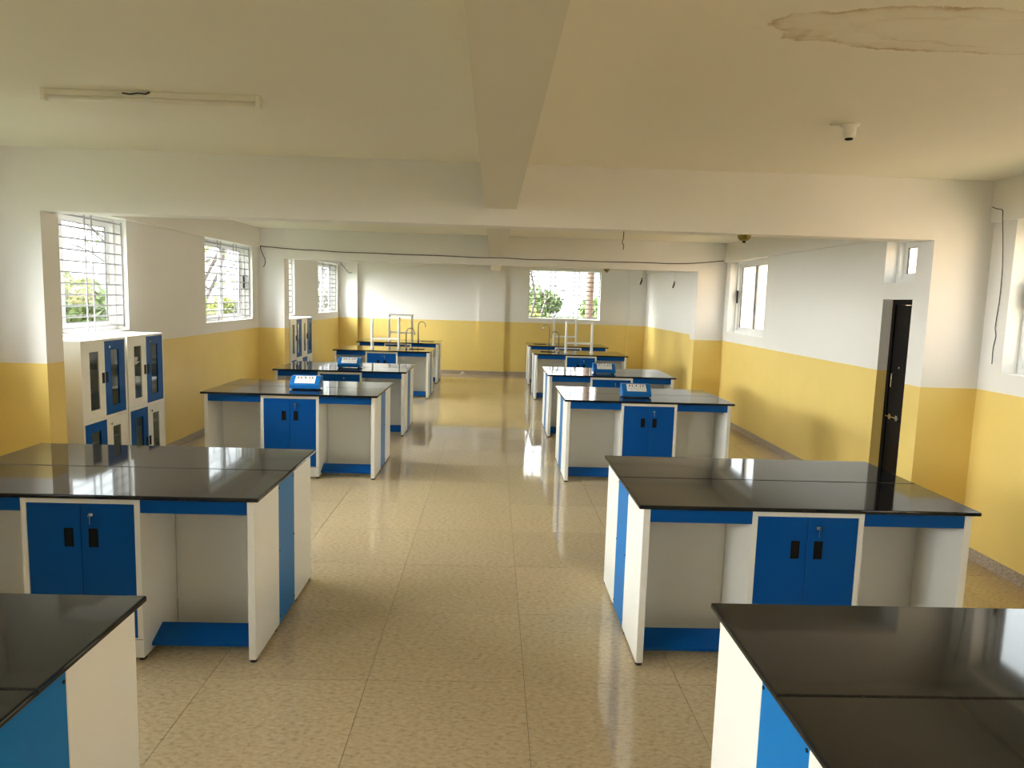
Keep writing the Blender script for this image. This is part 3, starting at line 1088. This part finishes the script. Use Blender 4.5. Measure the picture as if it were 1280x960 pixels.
def make_tree(seed, h, spread, trunk_r, mat_leaf, nleaf, bare=False, leaf_size=0.16):
    rng = random.Random(seed)
    root = empty('tree')
    bm = bmesh.new()
    tube(bm, [(0, 0, 0), (0.05, 0.02, h * 0.3), (-0.03, 0.05, h * 0.55)], [trunk_r, trunk_r * 0.8, trunk_r * 0.65], 8)
    obj('trunk', bm, 'bark', root, True)
    bm = bmesh.new()
    for k in range(6 if bare else 4):
        a = 2 * PI * k / (6 if bare else 4) + rng.uniform(-0.4, 0.4)
        branches(bm, rng, Vector((0, 0.03, h * rng.uniform(0.42, 0.55))), Vector((math.cos(a) * 0.7, math.sin(a) * 0.7, 0.9)).normalized(), h * 0.32, trunk_r * 0.38, 3 if bare else 1)
    o = obj('branches', bm, 'twig', root)
    o['kind'] = 'stuff'
    if nleaf:
        blobs = []
        for k in range(9):
            a = rng.uniform(0, 2 * PI)
            rr = spread * rng.uniform(0.1, 0.65)
            z = h * rng.uniform(0.5, 0.92)
            s = spread * rng.uniform(0.3, 0.5)
            blobs.append(((rr * math.cos(a), rr * math.sin(a), z), (s, s, s * 0.75)))
        me = leaf_cluster(rng, blobs, nleaf, leaf_size)
        me.materials.append(MT[mat_leaf])
        f = link(bpy.data.objects.new('foliage', me), root)
        f['kind'] = 'stuff'
    return root


protos = [make_tree(1, 5.6, 2.6, 0.16, 'leaf_a', 5000), make_tree(2, 5.0, 2.4, 0.14, 'leaf_b', 4500), make_tree(3, 6.0, 2.8, 0.18, 'leaf_c', 5000)]
bare = [make_tree(4, 9.0, 3.0, 0.16, 'leaf_c', 500, True, 0.08), make_tree(5, 8.5, 3.0, 0.14, 'leaf_b', 600, True, 0.08)]
TREES = []
rng = random.Random(11)
# rows of bushy trees to the left (seen obliquely through the left windows) and beyond the far wall
for k, (x, y) in enumerate([(-11, 13), (-17, 17), (-13, 22), (-19, 25), (-12, 30), (-18, 33), (-12.5, 38), (-18, 41), (-12, 46), (-24, 20), (-25, 29), (-11, 3), (-24, 38), (-18, 49)]):
    TREES.append((k % 3, x, y, rng.uniform(0.84, 0.98)))
for k, (x, y) in enumerate([(0.3, 40), (5.9, 40), (14, 46), (-6, 47), (3.1, 45.2), (8.7, 45.5)]):
    TREES.append(((k + 1) % 3, x, y, rng.uniform(0.98, 1.08)))
firsts = set()
for kind, x, y, s in TREES:
    o = protos[kind] if kind not in firsts else copy_tree(protos[kind])
    firsts.add(kind)
    o.location = (x, y, GZ)
    o.scale = (s, s, s)
    o.rotation_euler = (0, 0, rng.uniform(0, 6))
    tag(o, ['bright green bushy tree seen blurred through the window grilles', 'yellow-green bushy tree seen blurred through the window grilles', 'deep green bushy tree seen blurred through the window grilles'][kind], 'tree', ['bright green trees outside', 'yellow-green trees outside', 'deep green trees outside'][kind])
firsts = set()
for kind, x, y in [(0, -7.6, 18), (1, -7.6, 27), (0, -8.3, 8), (1, -8.3, 34), (1, 0.9, 24.5)]:
    o = bare[kind] if kind not in firsts else copy_tree(bare[kind])
    firsts.add(kind)
    o.location = (x, y, GZ)
    o.rotation_euler = (0, 0, rng.uniform(0, 6))
    tag(o, ['tall tree with bare dark branches and few deep green leaves outside', 'tall tree with bare dark branches and few yellow leaves outside'][kind], 'tree', ['bare branching trees with deep green leaves', 'bare branching trees with yellowish leaves'][kind])
# the straight trunk in the far window
root = tag(empty('palm_tree', (3.12, 24.0, GZ)), 'tall straight pinkish trunk standing close outside the far window', 'tree')
bm = bmesh.new()
pts, rs = [], []
for k in range(25):
    z = 11.0 * k / 24
    pts.append((0.012 * z, 0, z))
    rs.append(0.145 - 0.002 * k + (0.006 if k % 2 else 0))
tube(bm, pts, rs, 14)
obj('trunk', bm, 'bark', root, True)
bm = bmesh.new()
for k in range(12):
    a = 2 * PI * k / 12
    c, s = math.cos(a), math.sin(a)
    for q in range(10):
        r0, r1 = 0.2 + q * 0.25, 0.2 + (q + 1) * 0.25
        z0, z1 = 11 + 0.6 * math.sin(r0) - 0.05 * r0 ** 2, 11 + 0.6 * math.sin(r1) - 0.05 * r1 ** 2
        w = 0.3 * math.sin(PI * (q + 0.5) / 10.5)
        v = [bm.verts.new(p) for p in ((c * r0 - s * w, s * r0 + c * w, z0 - 0.1), (c * r0, s * r0, z0), (c * r1, s * r1, z1), (c * r1 - s * w, s * r1 + c * w, z1 - 0.1), (c * r0 + s * w, s * r0 - c * w, z0 - 0.1), (c * r1 + s * w, s * r1 - c * w, z1 - 0.1))]
        bm.faces.new((v[0], v[1], v[2], v[3])); bm.faces.new((v[1], v[4], v[5], v[2]))
fo = obj('fronds', bm, 'leaf_a', root)
fo['kind'] = 'stuff'
